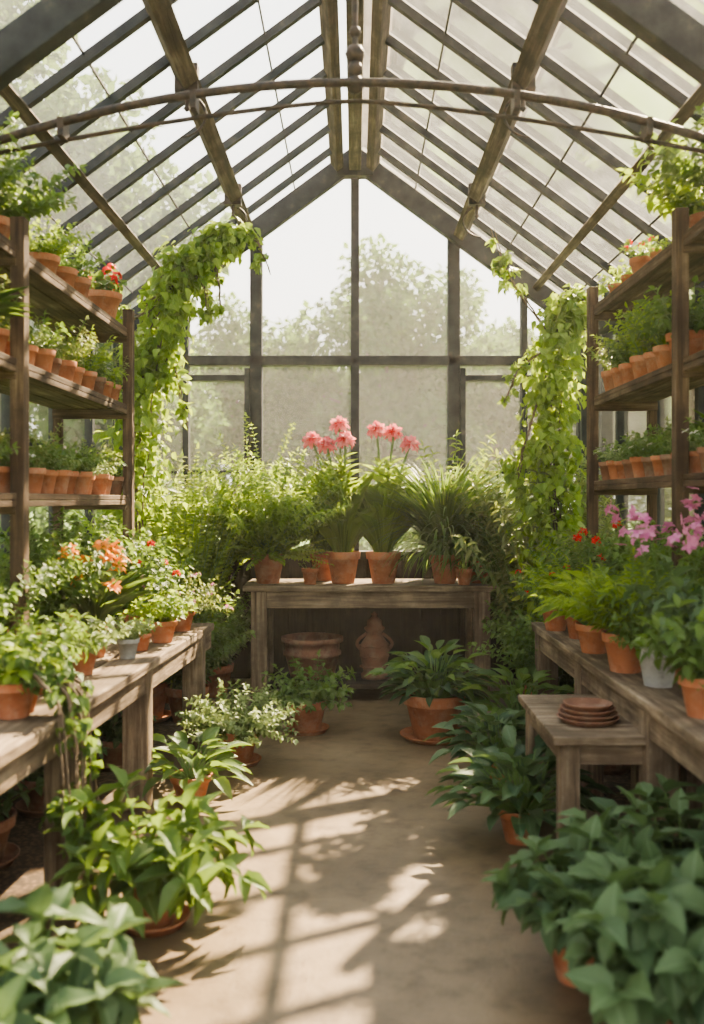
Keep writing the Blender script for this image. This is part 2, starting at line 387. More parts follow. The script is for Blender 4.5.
# side walls
for s, nm, wi in ((-1, 'left', 2), (1, 'right', 3)):
    mb = MB()
    box(mb, (min(s * HW, s * (HW + .08)), Y0, 0), (max(s * HW, s * (HW + .08)), YB, .62), 'dark_wood', 1)
    box(mb, (s * HW - .05, Y0, .62), (s * HW + .05, YB, .68), 'dark_frame')
    place(mb.mesh('wall_' + nm), 'wall_' + nm)
    mb = MB(); y = YB
    while y > Y0:
        beam(mb, (s * HW, y, .68), (s * HW, y, rz(HW)), .06, .06, 'dark_frame'); y -= .84
    beam(mb, (s * HW, Y0, 1.85), (s * HW, YB, 1.85), .04, .04, 'dark_frame')
    beam(mb, (s * (HW + .02), Y0, rz(HW) - .05), (s * (HW + .02), YB, rz(HW) - .05), .12, .12, 'dark_frame')
    place(mb.mesh('trim_%d' % wi), 'trim_%d' % wi)
    mb = MB(); X = s * (HW + .01)
    mb.add([(X, Y0, .68), (X, YB, .68), (X, YB, rz(HW)), (X, Y0, rz(HW))], [(0, 1, 2, 3)], 'dusty_hazy_glass', smooth=False)
    place(mb.mesh('window_%d' % wi), 'window_%d' % wi)
# roof
ceil = empty('ceiling')
mb = MB()
for s in (-1, 1):
    y = YB - .42
    while y > Y0:
        beam(mb, (s * .12, y, rz(.12) - .02), (s * (HW + .1), y, rz(HW + .1) - .02), .042, .045, 'dark_frame'); y -= .46
    for xx in (.5, 1.24, 1.77):
        beam(mb, (s * xx, Y0, rz(xx)), (s * xx, YB, rz(xx)), .010, .010, 'dark_frame')
place(mb.mesh('glazing_bars'), 'glazing_bars', parent=ceil)
mb = MB()
for s in (-1, 1):
    nrmv = (s * SL, 0, 1)
    beam(mb, (s * .885, Y0, rz(.885) - .08), (s * .885, YB - .1, rz(.885) - .08), .095, .11, 'beam_wood', nrmv)
    beam(mb, (s * 1.51, Y0, rz(1.51) - .07), (s * 1.51, YB - .1, rz(1.51) - .07), .06, .06, 'beam_wood', nrmv)
    beam(mb, (s * .15, Y0, rz(.15) - .06), (s * .15, YB - .1, rz(.15) - .06), .07, .10, 'beam_wood', nrmv)
beam(mb, (0, Y0, APEX - .12), (0, YB - .1, APEX - .12), .10, .20, 'beam_wood')
place(mb.mesh('purlins'), 'purlins', parent=ceil, bevel=.006)
mb = MB()
for yy, w, h, of in ((YB - .08, .08, .16, .10), (3.8, .09, .15, .15)):
    for s in (-1, 1):
        beam(mb, (0, yy, rz(0) - of), (s * (HW + .02), yy, rz(HW + .02) - of), w, h, 'dark_frame')
        box(mb, (s * 1.93 - .05, yy - .05, .62 if yy < 5 else 1.0), (s * 1.93 + .05, yy + .05, rz(1.93) - .1), 'dark_frame')
    box(mb, (-.15, yy - .055, APEX - .26), (.15, yy + .055, APEX - .08), 'dark_frame')
place(mb.mesh('principal_rafters'), 'principal_rafters', parent=ceil, bevel=.006)
mb = MB()
for s in (-1, 1):
    a = s * (HW + .12)
    mb.add([(0, Y0, APEX + .015), (a, Y0, rz(a) + .015), (a, YB, rz(a) + .015), (0, YB, APEX + .015)], [(0, 1, 2, 3)], 'roof_glass', smooth=False)
place(mb.mesh('roof_glass'), 'roof_glass', parent=ceil)
# iron tie arch with king rod and hardware
mb = MB()
xs = np.linspace(-1.9, 1.9, 41)
arch = [(x, 3.88, 3.205 - .112 * x * x) for x in xs]; tube(mb, arch, .018, .018, 'iron', 10)
arch2 = [(x, 3.93, 3.15 - .125 * abs(x) ** 1.4) for x in xs]; tube(mb, arch2, .010, .010, 'iron', 8)
tube(mb, [(0, 3.9, 3.18), (0, 3.9, 3.6), (0, 3.9, 3.98), (0, 3.9, 4.28)], .013, .013, 'iron', 8)
for z, r in ((3.205, .04), (3.27, .034), (3.33, .042), (3.42, .026), (3.62, .022)):
    lathe(mb, [(0, z - r), (r * .7, z - r * .7), (r, z), (r * .7, z + r * .7), (0, z + r)], 'iron', 12, (0, 3.9, 0))
for s in (-1, 1):
    for x in (.66, 1.2):
        z = 3.18 - .112 * x * x
        box(mb, (s * x - .012, 3.86, z - .035), (s * x + .012, 3.95, z + .04), 'iron')
place(mb.mesh('tie_rod'), 'iron_tie_rod')
for s in (-1, 1):
    for yy in (5.0, 6.9):
        mb = MB(); X = s * .885; Z = rz(.885) - .14
        a = np.linspace(0, 4.2, 18)
        tube(mb, [(X - s * (.03 + .07 * math.sin(q)), yy, Z - .08 - .07 * q / 2 + .045 * math.cos(q)) for q in a], .010, .005, 'iron', 7)
        box(mb, (X - .06, yy - .03, Z - .02), (X + .06, yy + .03, Z + .13), 'iron')
        tube(mb, [(X, yy, Z), (X, yy, Z - .09)], .012, .012, 'iron', 7)
        lathe(mb, [(0, -.02), (.02, 0), (0, .02)], 'iron', 10, (X, yy, Z - .1))
        place(mb.mesh('roof_bracket'), 'roof_bracket')

# ------------------------------------------------------------------ benches & tables
def bench(name, ea, eb, wx, z, legs):
    mb = MB(); ea = np.array(ea, float); eb = np.array(eb, float); s = np.sign(wx)
    n = 4
    for i in range(n):
        f0 = i / n; f1 = (i + 1) / n
        pa = ea + (np.array([wx, ea[1]]) - ea) * (f0 + f1) / 2; pb = eb + (np.array([wx, eb[1]]) - eb) * (f0 + f1) / 2
        w = min(abs(wx - ea[0]), abs(wx - eb[0])) / n + abs(abs(ea[0]) - abs(eb[0])) / n * .5 - .008
        dz = R.uniform(-.003, .003)
        beam(mb, (pa[0], pa[1], z - .0225 + dz), (pb[0], pb[1] + R.uniform(-.01, .02), z - .0225 + dz), w, .045, 'bench_wood')
    i = s * .05
    beam(mb, (ea[0] + i, ea[1], z - .10), (eb[0] + i, eb[1] - .04, z - .10), .035, .11, 'bench_wood')
    beam(mb, (eb[0] + i, eb[1] - .06, z - .10), (wx - i, eb[1] - .06, z - .10), .035, .11, 'bench_wood')
    for f in legs:
        p = ea + (eb - ea) * f
        box(mb, (p[0] + s * .085 - .062, p[1] - .062, 0), (p[0] + s * .085 + .062, p[1] + .062, z - .047), 'bench_wood', 2)
        q = wx - s * .1
        box(mb, (q - .05, p[1] - .05, 0), (q + .05, p[1] + .05, z - .047), 'bench_wood', 2)
        beam(mb, (p[0] + s * .09, p[1], z - .1), (q, p[1], z - .1), .05, .09, 'bench_wood')
    place(mb.mesh(name), name, bevel=.006)
ZB = .72
bench('potting_bench', (-1.15, 2.1), (-.875, 6.05), -1.90, ZB, (.40, .64, .93, .05))
bench('potting_bench', (1.12, 2.1), (1.11, 6.05), 1.90, ZB, (.1, .42, .7, .97))

# back table
mb = MB(); x0, x1, y0, y1, z = -.82, 1.05, 6.98, 7.62, .87
for i in range(4):
    a = y0 + (y1 - y0) * i / 4; box(mb, (x0 - R.uniform(0, .01), a + .003, z - .045), (x1 + R.uniform(0, .01), a + .157, z), 'bench_wood')
box(mb, (x0 + .06, y0 + .04, z - .17), (x1 - .06, y0 + .075, z - .047), 'bench_wood')
box(mb, (x0 + .06, y1 - .075, z - .17), (x1 - .06, y1 - .04, z - .047), 'bench_wood')
for X in (x0 + .05, x1 - .05 - .12):
    for Y in (y0 + .03, y1 - .15):
        box(mb, (X, Y, 0), (X + .12, Y + .12, z - .047), 'bench_wood', 2)
    box(mb, (X + .04, y0 + .1, z - .16), (X + .08, y1 - .1, z - .05), 'bench_wood')
for i in range(4):
    a = y0 + .06 + i * .135; box(mb, (x0 + .07, a, .10), (x1 - .07, a + .128, .135), 'dark_wood')
place(mb.mesh('potting_table'), 'potting_table', bevel=.006)

# side table (right)
mb = MB(); x0, x1, y0, y1, z = .78, 1.42, 3.72, 4.55, .57
for i in range(4):
    a = y0 + (y1 - y0) * i / 4; box(mb, (x0, a + .002, z - .035), (x1, a + .205, z), 'bench_wood')
for a, b in (((x0 + .04, y0 + .04), (x1 - .04, y0 + .065)), ((x0 + .04, y1 - .065), (x1 - .04, y1 - .04)), ((x0 + .04, y0 + .04), (x0 + .065, y1 - .04)), ((x1 - .065, y0 + .04), (x1 - .04, y1 - .04))):
    box(mb, (a[0], a[1], z - .12), (b[0], b[1], z - .037), 'bench_wood')
for X in (x0 + .03, x1 - .11):
    for Y in (y0 + .03, y1 - .11):
        box(mb, (X, Y, 0), (X + .08, Y + .08, z - .037), 'bench_wood', 2)
place(mb.mesh('side_table'), 'side_table', bevel=.005)
mb = MB(); zz = 0
for r in (.125, .12, .112, .10):
    lathe(mb, [(0, zz), (r * .8, zz), (r, zz + .022), (r * 1.03, zz + .026), (r * .97, zz + .026), (r * .8, zz + .008), (0, zz + .008)], 'old_terracotta', 28); zz += .019
place(mb.mesh('saucer_stack'), 'saucer_stack', (.975, 3.98, .57))

# ------------------------------------------------------------------ shelves
def shelf(name, s, xf, levels, posts, ya, yb):
    mb = MB(); xw = s * 1.90
    for lv in levels:
        n = 3; w = (abs(xw) - abs(xf)) / n
        for i in range(n):
            xa = xf + s * w * i
            box(mb, (min(xa, xa + s * (w - .006)), ya, lv - .03), (max(xa, xa + s * (w - .006)), yb + R.uniform(-.02, .02), lv), 'shelf_wood')
        box(mb, (min(xf, xf + s * .03), ya, lv - .06), (max(xf, xf + s * .03), yb, lv - .031), 'shelf_wood')
    for y in posts:
        box(mb, (min(xf - s * .03, xf + s * .03), y - .035, ZB), (max(xf - s * .03, xf + s * .03), y + .035, levels[0] + .12), 'shelf_wood', 2)
        box(mb, (min(xw - s * .05, xw), y - .03, ZB), (max(xw - s * .05, xw), y + .03, levels[0]), 'shelf_wood', 2)
        for lv in levels:
            box(mb, (min(xf, xw), y - .045, lv - .09), (max(xf, xw), y - .005, lv - .031), 'shelf_wood', 0)
    place(mb.mesh(name), name, bevel=.004)
LZ = (2.58, 2.10, 1.53); RZ = (2.72, 2.15, 1.62)
shelf('plant_shelf', -1, -1.43, LZ, (2.2, 4.05, 6.0), 2.1, 6.05)
shelf('plant_shelf', 1, 1.50, RZ, (2.2, 4.38, 6.0), 2.1, 6.05)

# ------------------------------------------------------------------ small potted plants for shelves
def P_small(kind):
    mb = MB(); r, h = .058, .105; b = (0, 0, h * .88)
    pot(mb, r, h, 'terracotta' if kind != 4 else 'old_terracotta', k=20)
    if kind == 0: branchy(mb, b, 16, .15, (.1, .9), 1.5, SM, .032, .022, .018, 'leaf_mid')
    if kind == 1: branchy(mb, b, 14, .20, (.05, .6), .8, SM, .028, .016, .017, 'leaf_olive')
    if kind == 2: branchy(mb, b, 16, .12, (.2, 1.2), 2.5, SM, .038, .03, .022, 'leaf_bright')
    if kind == 3:
        blades(mb, b, 34, .2, .010, (.1, 1.0), 'leaf_mid', .02)
    if kind == 4:
        tp = branchy(mb, b, 14, .13, (.1, .9), 1.2, SM, .03, .02, .02, 'leaf_mid')
        for p, d in tp[::3]: flower(mb, p, d + UP, .02, 'petal_white', 5)
    if kind == 5: branchy(mb, b, 18, .10, (.2, 1.1), 1, TINY, .022, .02, .012, 'leaf_pale')
    if kind == 6: branchy(mb, b, 12, .24, (.05, .7), 2.0, SM, .035, .018, .018, 'leaf_bright', 'fern')
    return mb.mesh('potted_herb')
SMALL = [P_small(k) for k in range(7)]
def rowof(z, xc, ys, scs=(1., 1.2), kinds=(0, 1, 2, 3, 4, 5, 6)):
    for y in ys:
        sc = R.uniform(*scs)
        place(SMALL[kinds[R.integers(len(kinds))]], 'potted_herb', (xc + R.uniform(-.015, .015), y, z), R.random() * 6, sc)
rowof(LZ[1], -1.53, np.arange(3.62, 6.0, .195), (1.0, 1.2))
rowof(LZ[1], -1.74, np.arange(3.5, 5.95, .24), (1.0, 1.2), (0, 1, 3, 6))
rowof(LZ[2], -1.53, np.arange(3.7, 6.0, .19), (1.0, 1.2), (0, 1, 2, 5, 4))
rowof(LZ[2], -1.75, np.arange(3.5, 5.95, .22), (1.0, 1.25), (0, 1, 6, 3))
rowof(RZ[1], 1.60, np.arange(4.85, 6.0, .20), (1.2, 1.35), (0, 1, 2, 6))
rowof(RZ[1], 1.79, np.arange(4.2, 5.95, .22), (1.1, 1.3), (0, 1, 2, 6))
rowof(RZ[2], 1.59, np.arange(4.25, 6.0, .165), (1.0, 1.12), (0, 2, 5, 4))
rowof(RZ[2], 1.78, np.arange(4.2, 5.95, .2), (1.0, 1.2), (0, 1, 3, 2))
rowof(LZ[0], -1.55, [5.02, 5.25], (1.2, 1.35), (1, 0)); rowof(RZ[0], 1.6, [5.0, 5.55, 5.8], (.8, .95), (0, 1, 2))

def plant(name, loc, r, h, foliage, pmat='terracotta', saucer=False, rz_=0, sc=1):
    mb = MB(); pot(mb, r, h, pmat, saucer, 28)
    for f in foliage: f(mb, np.array([0, 0, h * .88]))
    me = mb.mesh(name); place(me, name, loc, rz_, sc); return me
B = lambda **k: (lambda mb, b: branchy(mb, b, **k))
def BF(fl, every=1, **k):
    def f(mb, b):
        for i, (p, d) in enumerate(branchy(mb, b, **k)):
            if i % every == 0: fl(mb, p, d)
    return f

# top-shelf plants
shrub = plant('potted_shrub', (-1.62, 4.2, LZ[0]), .10, .16, [B(n=64, L=.44, lean=(.05, 1.1), droop=.6, tm=SM, ll=.045, lw=.03, sp=.022, mat='leaf_mid', spread=.06)])
plant('potted_shrub', (-1.57, 4.76, LZ[0]), .085, .14, [B(n=34, L=.25, lean=(.1, 1.0), droop=1, ll=.035, lw=.025, sp=.02, mat='leaf_bright')])
plant('potted_geranium', (-1.53, 5.72, LZ[0]), .12, .16, [BF(lambda mb, p, d: cluster(mb, p + UP * .015, .022, 5, .026, 'petal_red'), 2, n=26, L=.16, lean=(.1, 1.1), droop=.7, tm=MED, ll=.05, lw=.05, sp=.03, mat='leaf_mid')])
plant('potted_shrub', (1.72, 4.62, RZ[0]), .095, .16, [B(n=50, L=.40, lean=(.05, 1.0), droop=.5, tm=MED, ll=.06, lw=.042, sp=.03, mat='leaf_bright', spread=.06)])
place(shrub, 'potted_shrub', (1.70, 4.2, RZ[0]), 2, 1.0)
plant('potted_begonia', (1.6, 5.28, RZ[0]), .07, .12, [BF(lambda mb, p, d: cluster(mb, p, .012, 3, .016, 'petal_red'), 2, n=14, L=.13, ll=.035, lw=.03, sp=.02, mat='leaf_mid')])
# right shelf 2 near plants
plant('potted_shrub', (1.62, 4.62, RZ[1]), .10, .16, [B(n=38, L=.27, lean=(.1, 1.2), droop=1.4, tm=MED, ll=.055, lw=.035, sp=.028, mat='leaf_mid', spread=.05)])
bushy = plant('potted_shrub', (1.66, 5.1, RZ[1]), .085, .13, [B(n=44, L=.32, lean=(.05, .9), droop=.8, ll=.04, lw=.025, sp=.02, mat='leaf_bright')])
place(bushy, 'potted_shrub', (1.72, 5.5, RZ[1]), 1, 1.05); place(bushy, 'potted_shrub', (-1.7, 4.5, LZ[1]), 1, .7)

# ------------------------------------------------------------------ back table plants
TZ = .87
plant('potted_bush', (-.66, 7.22, TZ), .125, .23, [
    B(n=190, L=.80, lean=(.03, .95), droop=.45, tm=SM, ll=.055, lw=.028, sp=.024, mat='leaf_bright', spread=.08, start=.3),
    B(n=80, L=.46, lean=(.6, 1.5), droop=.7, tm=SM, ll=.05, lw=.028, sp=.023, mat='leaf_bright', mode='fern', spread=.08, start=.2),
    B(n=7, L=1.05, lean=(.02, .3), droop=.3, tm=SM, ll=.04, lw=.022, sp=.025, mat='leaf_bright', spread=.06)])
plant('potted_seedling', (-.335, 7.1, TZ), .062, .12, [B(n=6, L=.07, ll=.03, lw=.02, sp=.02)])
plant('potted_bush', (-.24, 7.45, TZ), .11, .22, [B(n=30, L=.4, lean=(.05, .6), droop=.6, tm=LAN, ll=.08, lw=.022, sp=.03, mat='leaf_mid')])
def lily(loc, heads):
    mb = MB(); pot(mb, .125, .24, 'terracotta', False, 28); b = np.array([0, 0, .21])
    blades(mb, b, 40, .62, .055, (.03, .28), 'leaf_bright', .06, UPST)
    blades(mb, b, 26, .42, .055, (.2, .6), 'leaf_bright', .06, UPST)
    for dx, dy, zt in heads:
        q = np.linspace(0, 1, 10)[:, None]
        top = np.array([dx, dy, zt]); pts = b * (1 - q) + top * q; pts[:, :2] *= q ** .6
        tube(mb, pts, .010, .008, 'stem_green', 7)
        n = 30; s = np.linspace(.15, .72, n); a = np.arange(n) * 2.4
        P = np.stack([np.interp(s * 9, np.arange(10), pts[:, j]) for j in range(3)], 1)
        D = np.stack([np.cos(a), np.sin(a), 1.1 + s * 0], 1); L = .22 * (1.15 - s * .6)
        leaves(mb, LAN, P, D, UP[None] + D * -.2, L, L * .24, 'leaf_bright')
        for k in range(6):
            a_ = k * 1.05 + R.random() * .4; d = np.array([math.cos(a_), math.sin(a_), .35 + .3 * (k % 2)])
            flower(mb, top + nrm(d) * .025, d, .072, 'petal_pink', 6, .5)
            flower(mb, top + nrm(d) * .035, d, .035, 'petal_white' if k % 2 else 'petal_red', 5, .3, .4)
        flower(mb, top + UP * .02, UP, .072, 'petal_pink', 6, .5)
    place(mb.mesh('potted_lily'), 'potted_lily', loc)
lily((-.09, 7.2, TZ), [(-.235, 0, 1.07), (-.12, -.06, 1.03), (-.03, .03, 1.19), (.02, -.06, 1.07)])
lily((.215, 7.2, TZ), [(-.05, 0, 1.15), (.08, .02, 1.13), (.20, -.03, 1.04)])
G1 = lambda mb, b: (blades(mb, b, 380, 1.08, .016, (.0, .4), 'leaf_mid', .09, ARC1), blades(mb, b, 260, .85, .016, (.1, .6), 'leaf_mid', .09, ARC2), blades(mb, b, 140, 1.05, .013, (.0, .2), 'leaf_bright', .07, ARC1), blades(mb, b, 200, .6, .016, (.3, 1.0), 'leaf_mid', .09, ARC2))
gm = plant('potted_grass', (.68, 7.2, TZ), .115, .22, [G1])
place(gm, 'potted_grass', (.94, 7.24, TZ), 2, .8)
plant('potted_bamboo', (.74, 7.5, TZ), .09, .2, [B(n=9, L=.95, lean=(.02, .3), droop=.3, tm=LAN, ll=.08, lw=.012, sp=.03, mat='leaf_bright')])
plant('potted_seedling', (.81, 7.06, TZ), .06, .12, [B(n=6, L=.06, ll=.03, lw=.02, sp=.02)])

# under / in front of the table
plant('potted_foliage', (.5, 5.98, 0), .19, .29, [lambda mb, b: rosette(mb, b, 90, .15, .48, MED, 'leaf_dark', (.1, 1.2), .2, .08), lambda mb, b: rosette(mb, b, 60, .15, .42, MED, 'leaf_mid', (.05, .9), .27, .06)], saucer=True)
plant('potted_foliage', (-.31, 6.15, 0), .125, .21, [B(n=54, L=.29, lean=(.1, 1.3), droop=1.2, tm=MED, ll=.055, lw=.036, sp=.032, mat='leaf_mid', spread=.06)], saucer=True)
mb = MB(); lathe(mb, [(0, 0), (.15, 0), (.17, .01), (.21, .17), (.225, .175), (.225, .20), (.21, .205), (.215, .27), (.24, .275), (.24, .31), (.21, .31), (.2, .25), (0, .24)], 'old_terracotta', 32)
place(mb.mesh('terracotta_planter'), 'terracotta_planter', (-.33, 7.34, .135))
mb = MB()
lathe(mb, [(0, 0), (.10, 0), (.105, .03), (.085, .05), (.10, .12), (.115, .20), (.10, .27), (.065, .32), (.055, .345), (.075, .37), (.08, .385), (.06, .40), (.055, .44), (.03, .46), (.02, .475), (.03, .49), (0, .51)], 'old_terracotta', 24)
for s in (-1, 1):
    tube(mb, [(s * (.06 + .075 * math.sin(q)), 0, .34 - .075 * q / 1.5) for q in np.linspace(0, 3.1, 12)], .013, .013, 'old_terracotta', 8)
for z in (.09, .17, .25):
    a = np.linspace(0, 6.283, 17); rr = .108 if z < .2 else .112
    tube(mb, [(rr * math.cos(q), rr * math.sin(q), z + .008 * math.sin(q * 6)) for q in a], .008, .008, 'old_terracotta', 6)
place(mb.mesh('terracotta_urn'), 'terracotta_urn', (.15, 7.3, .135))

# ------------------------------------------------------------------ climbing vines
def climber(loc, path, n, rad, ll, extra=(), mat='leaf_bright'):
    mb = MB(); pot(mb, .15, .26, 'terracotta', True, 28)
    vine(mb, path, n, rad, ll, mat)
    for e in extra: vine(mb, *e[:4], mat=e[4] if len(e) > 4 else mat, ns=2)
    place(mb.mesh('climbing_vine'), 'climbing_vine', loc)
climber((-1.42, 6.5, 0), [(0, 0, .25), (-.05, 0, .9), (-.10, .0, 1.6), (-.04, 0, 2.2), (.06, 0, 2.7), (.22, -.02, 3.06), (.42, 0, 3.23), (.66, 0, 3.31)],
        4800, (.2, .26, .25, .21, .18, .15, .12, .08), .072,
        [([(.1, 0, 2.9), (-.1, 0, 2.75), (-.3, -.1, 2.9)], 130, (.12, .08), .065), ([(.58, 0, 3.3), (.74, 0, 3.28), (.82, 0, 3.04)], 90, (.08, .04), .06), ([(.3, 0, 3.1), (.4, -.05, 2.9), (.42, -.05, 2.7)], 140, (.13, .05), .06),
         ([(0, 0, 2.6), (.2, -.05, 2.35), (.26, -.05, 2.0)], 180, (.12, .06), .065), ([(.45, 0, 3.15), (.5, -.05, 2.95), (.52, -.05, 2.8)], 70, (.07, .03), .05)])
climber((1.36, 6.55, 0), [(0, 0, .25), (.03, 0, .9), (.0, 0, 1.5), (-.02, 0, 2.1), (.04, 0, 2.55), (.12, 0, 2.85)],
        3600, (.2, .25, .22, .19, .18, .12), .072,
        [([(0, 0, 2.6), (-.18, 0, 2.85), (-.33, 0, 3.1), (-.42, 0, 3.38)], 200, (.1, .07, .05, .03), .06), ([(.1, 0, 2.7), (.2, 0, 2.85), (.28, 0, 2.95)], 90, (.12, .06), .06),
         ([(-.1, -.1, 2.2), (-.22, -.1, 1.8), (-.26, -.1, 1.5)], 240, (.1, .1, .04), .06), ([(-.1, -.1, 2.5), (-.28, -.1, 2.35), (-.36, -.1, 2.15)], 120, (.07, .04), .05)], 'leaf_bright')
# shrubs filling both corners
plant('potted_fern', (-1.32, 7.1, .0), .17, .28, [
    B(n=130, L=1.55, lean=(.03, .36), droop=.35, tm=SM, ll=.06, lw=.028, sp=.03, mat='leaf_bright', mode='fern', spread=.12, start=.1, sr=.005)])
plant('potted_laurel', (1.38, 7.1, 0), .17, .28, [B(n=90, L=1.5, lean=(.03, .38), droop=.3, tm=LAN, ll=.10, lw=.03, sp=.04, mat='leaf_olive', spread=.12, start=.1, sr=.006)])
plant('potted_laurel', (-1.5, 7.5, 0), .15, .26, [B(n=60, L=1.6, lean=(.03, .22), droop=.2, tm=SM, ll=.07, lw=.035, sp=.035, mat='leaf_olive', spread=.12, start=.1, sr=.006)])
ivy = plant('potted_ivy', (-1.14, 6.45, 0), .14, .24, [B(n=70, L=.6, lean=(.05, .6), droop=1.0, tm=SM, ll=.05, lw=.038, sp=.028, mat='leaf_mid', spread=.09, start=.1)])
place(ivy, 'potted_ivy', (1.3, 6.25, 0), 2, 1.0)
place(ivy, 'potted_ivy', (1.32, 6.8, 0), 4, (1, 1, 1.1)); place(ivy, 'potted_ivy', (-1.08, 7.3, 0), 1, 1)

# ------------------------------------------------------------------ floor plants, left
plant('potted_bush', (-.67, 5.4, 0), .12, .2, [B(n=120, L=.32, lean=(.1, 1.4), droop=.8, tm=SM, ll=.034, lw=.024, sp=.018, mat='leaf_pale', spread=.07)], saucer=True)
plant('potted_hosta', (-.82, 4.75, 0), .10, .13, [lambda mb, b: rosette(mb, b, 54, .15, .42, MED, 'leaf_mid', (.2, 1.4), .16, .04)])
plant('potted_hydrangea', (-.71, 3.36, 0), .11, .19, [
    B(n=32, L=.31, lean=(.1, 1.3), droop=1.2, tm=BIG, ll=.14, lw=.065, sp=.05, mat='leaf_mid', spread=.05, sr=.005, start=.3, grav=.3, jit=.25)], saucer=True)
plant('potted_hydrangea', (-.88, 2.36, 0), .13, .20, [
    B(n=36, L=.29, lean=(.1, 1.3), droop=1.4, tm=BIG, ll=.13, lw=.08, sp=.045, mat='leaf_hydrangea', spread=.06, sr=.005, start=.3, grav=.3, jit=.25)], saucer=True)
# trailing ivy falling from the bench
mb = MB(); pot(mb, .08, .13)
branchy(mb, (0, 0, .11), 16, .18, ll=.05, lw=.035, sp=.025, mat='leaf_bright', tm=MED)
for q in range(13):
    dy = R.uniform(-.2, .2); ln = R.uniform(.35, .62)
    vine(mb, [(0, 0, .12), (.09, dy * .5, .17), (.205, dy, .08), (.225, dy * 1.1, -.12), (.235, dy * 1.2, -.12 - ln * .5), (.24 + R.uniform(0, .05), dy * 1.2, -.1 - ln)], 70, (.02, .035, .04, .05, .05, .03), .05, 'leaf_mid', 1)
place(mb.mesh('trailing_ivy'), 'trailing_ivy', (-1.23, 3.42, ZB))

# under-bench pots, left and right
up1 = plant('potted_foliage', (-1.35, 5.35, 0), .12, .17, [B(n=24, L=.26, droop=1.5, tm=MED, ll=.06, lw=.04, sp=.04, mat='leaf_dark')], 'old_terracotta', True)
for x, y, s_ in ((-1.5, 4.6, 1), (-1.55, 3.9, 1.2), (1.4, 5.3, 1.1), (1.6, 4.9, 1), (1.6, 3.9, 1)):
    place(up1, 'potted_foliage', (x, y, 0), R.random() * 6, s_)

# ------------------------------------------------------------------ floor plants, right
plant('potted_hosta', (.76, 5.1, 0), .09, .14, [lambda mb, b: rosette(mb, b, 110, .14, .52, MED, 'leaf_hydrangea', (.05, 1.3), .2, .05)])
plant('potted_hosta', (.73, 4.18, 0), .10, .15, [lambda mb, b: rosette(mb, b, 140, .14, .52, MED, 'leaf_hydrangea', (.05, 1.25), .24, .06)])
plant('potted_hosta', (1.0, 5.75, 0), .11, .18, [lambda mb, b: rosette(mb, b, 90, .15, .5, MED, 'leaf_mid', (.05, 1.2), .26, .06)])
plant('potted_hydrangea', (.70, 2.98, 0), .10, .19, [
    B(n=30, L=.25, lean=(.05, 1.1), droop=1.0, tm=BIG, ll=.11, lw=.075, sp=.042, mat='leaf_hydrangea', spread=.04, sr=.005, start=.4, grav=.25, jit=.22)])
plant('potted_hydrangea', (.88, 2.54, 0), .13, .22, [
    B(n=50, L=.33, lean=(.05, 1.15), droop=1.0, tm=BIG, ll=.12, lw=.085, sp=.042, mat='leaf_hydrangea', spread=.07, sr=.005, start=.35, grav=.3, jit=.22)], saucer=True)
plant('potted_hydrangea', (1.08, 3.14, 0), .13, .22, [
    B(n=44, L=.34, lean=(.05, 1.2), droop=1.0, tm=BIG, ll=.12, lw=.08, sp=.045, mat='leaf_hydrangea', spread=.07, sr=.005, start=.3, grav=.35, jit=.22)])

# ------------------------------------------------------------------ bench plants, left
fo = lambda mat, r, n: (lambda mb, p, d: cluster(mb, p, .015, n, r, mat))
plant('potted_herb_large', (-1.24, 3.5, ZB), .085, .14, [B(n=34, L=.22, lean=(.1, 1.2), droop=1.3, tm=MED, ll=.045, lw=.03, sp=.024, mat='leaf_mid')])
plant('potted_herb_large', (-1.27, 3.85, ZB), .075, .12, [B(n=30, L=.24, lean=(.1, 1.0), droop=1.0, tm=LAN, ll=.06, lw=.016, sp=.02, mat='leaf_mid')])
plant('potted_daisy', (-1.22, 4.25, ZB), .065, .11, [BF(fo('petal_white', .012, 1), 3, n=30, L=.20, lean=(.1, 1.2), droop=1.0, tm=SM, ll=.038, lw=.028, sp=.022, mat='leaf_pale')])
plant('potted_lily', (-1.30, 4.72, ZB), .08, .14, [lambda mb, b: blades(mb, b, 60, .34, .02, (.05, .5), 'leaf_mid', .03),
      BF(lambda mb, p, d: [flower(mb, p + R.normal(0, .010, 3), d + R.normal(0, .6, 3), .040, 'petal_orange', 6, .5) for _ in range(4)], 1, n=11, L=.44, lean=(.05, .4), droop=.1, tm=LAN, ll=.05, lw=.01, sp=.08, mat='leaf_mid')])
plant('potted_herb_large', (-1.12, 4.68, ZB), .055, .10, [B(n=22, L=.11, tm=SM, ll=.03, lw=.022, sp=.018, mat='leaf_pale')], 'grey_stoneware')
plant('potted_herb_large', (-1.11, 4.93, ZB), .05, .09, [B(n=18, L=.10, tm=SM, ll=.03, lw=.022, sp=.018, mat='leaf_mid')])
plant('potted_geranium', (-1.06, 5.22, ZB), .08, .12, [B(n=40, L=.21, lean=(.1, 1.1), droop=.8, tm=SM, ll=.04, lw=.03, sp=.022, mat='leaf_bright')])
plant('potted_geranium', (-1.24, 5.42, ZB), .08, .14, [BF(fo('petal_red', .02, 5), 6, n=30, L=.38, lean=(.05, .8), droop=.5, tm=SM, ll=.04, lw=.03, sp=.024, mat='leaf_mid')])
plant('potted_herb_large', (-1.04, 5.68, ZB), .08, .12, [BF(fo('petal_magenta', .012, 2), 3, n=44, L=.29, lean=(.1, 1.3), droop=1.2, tm=SM, ll=.035, lw=.02, sp=.02, mat='leaf_olive')])
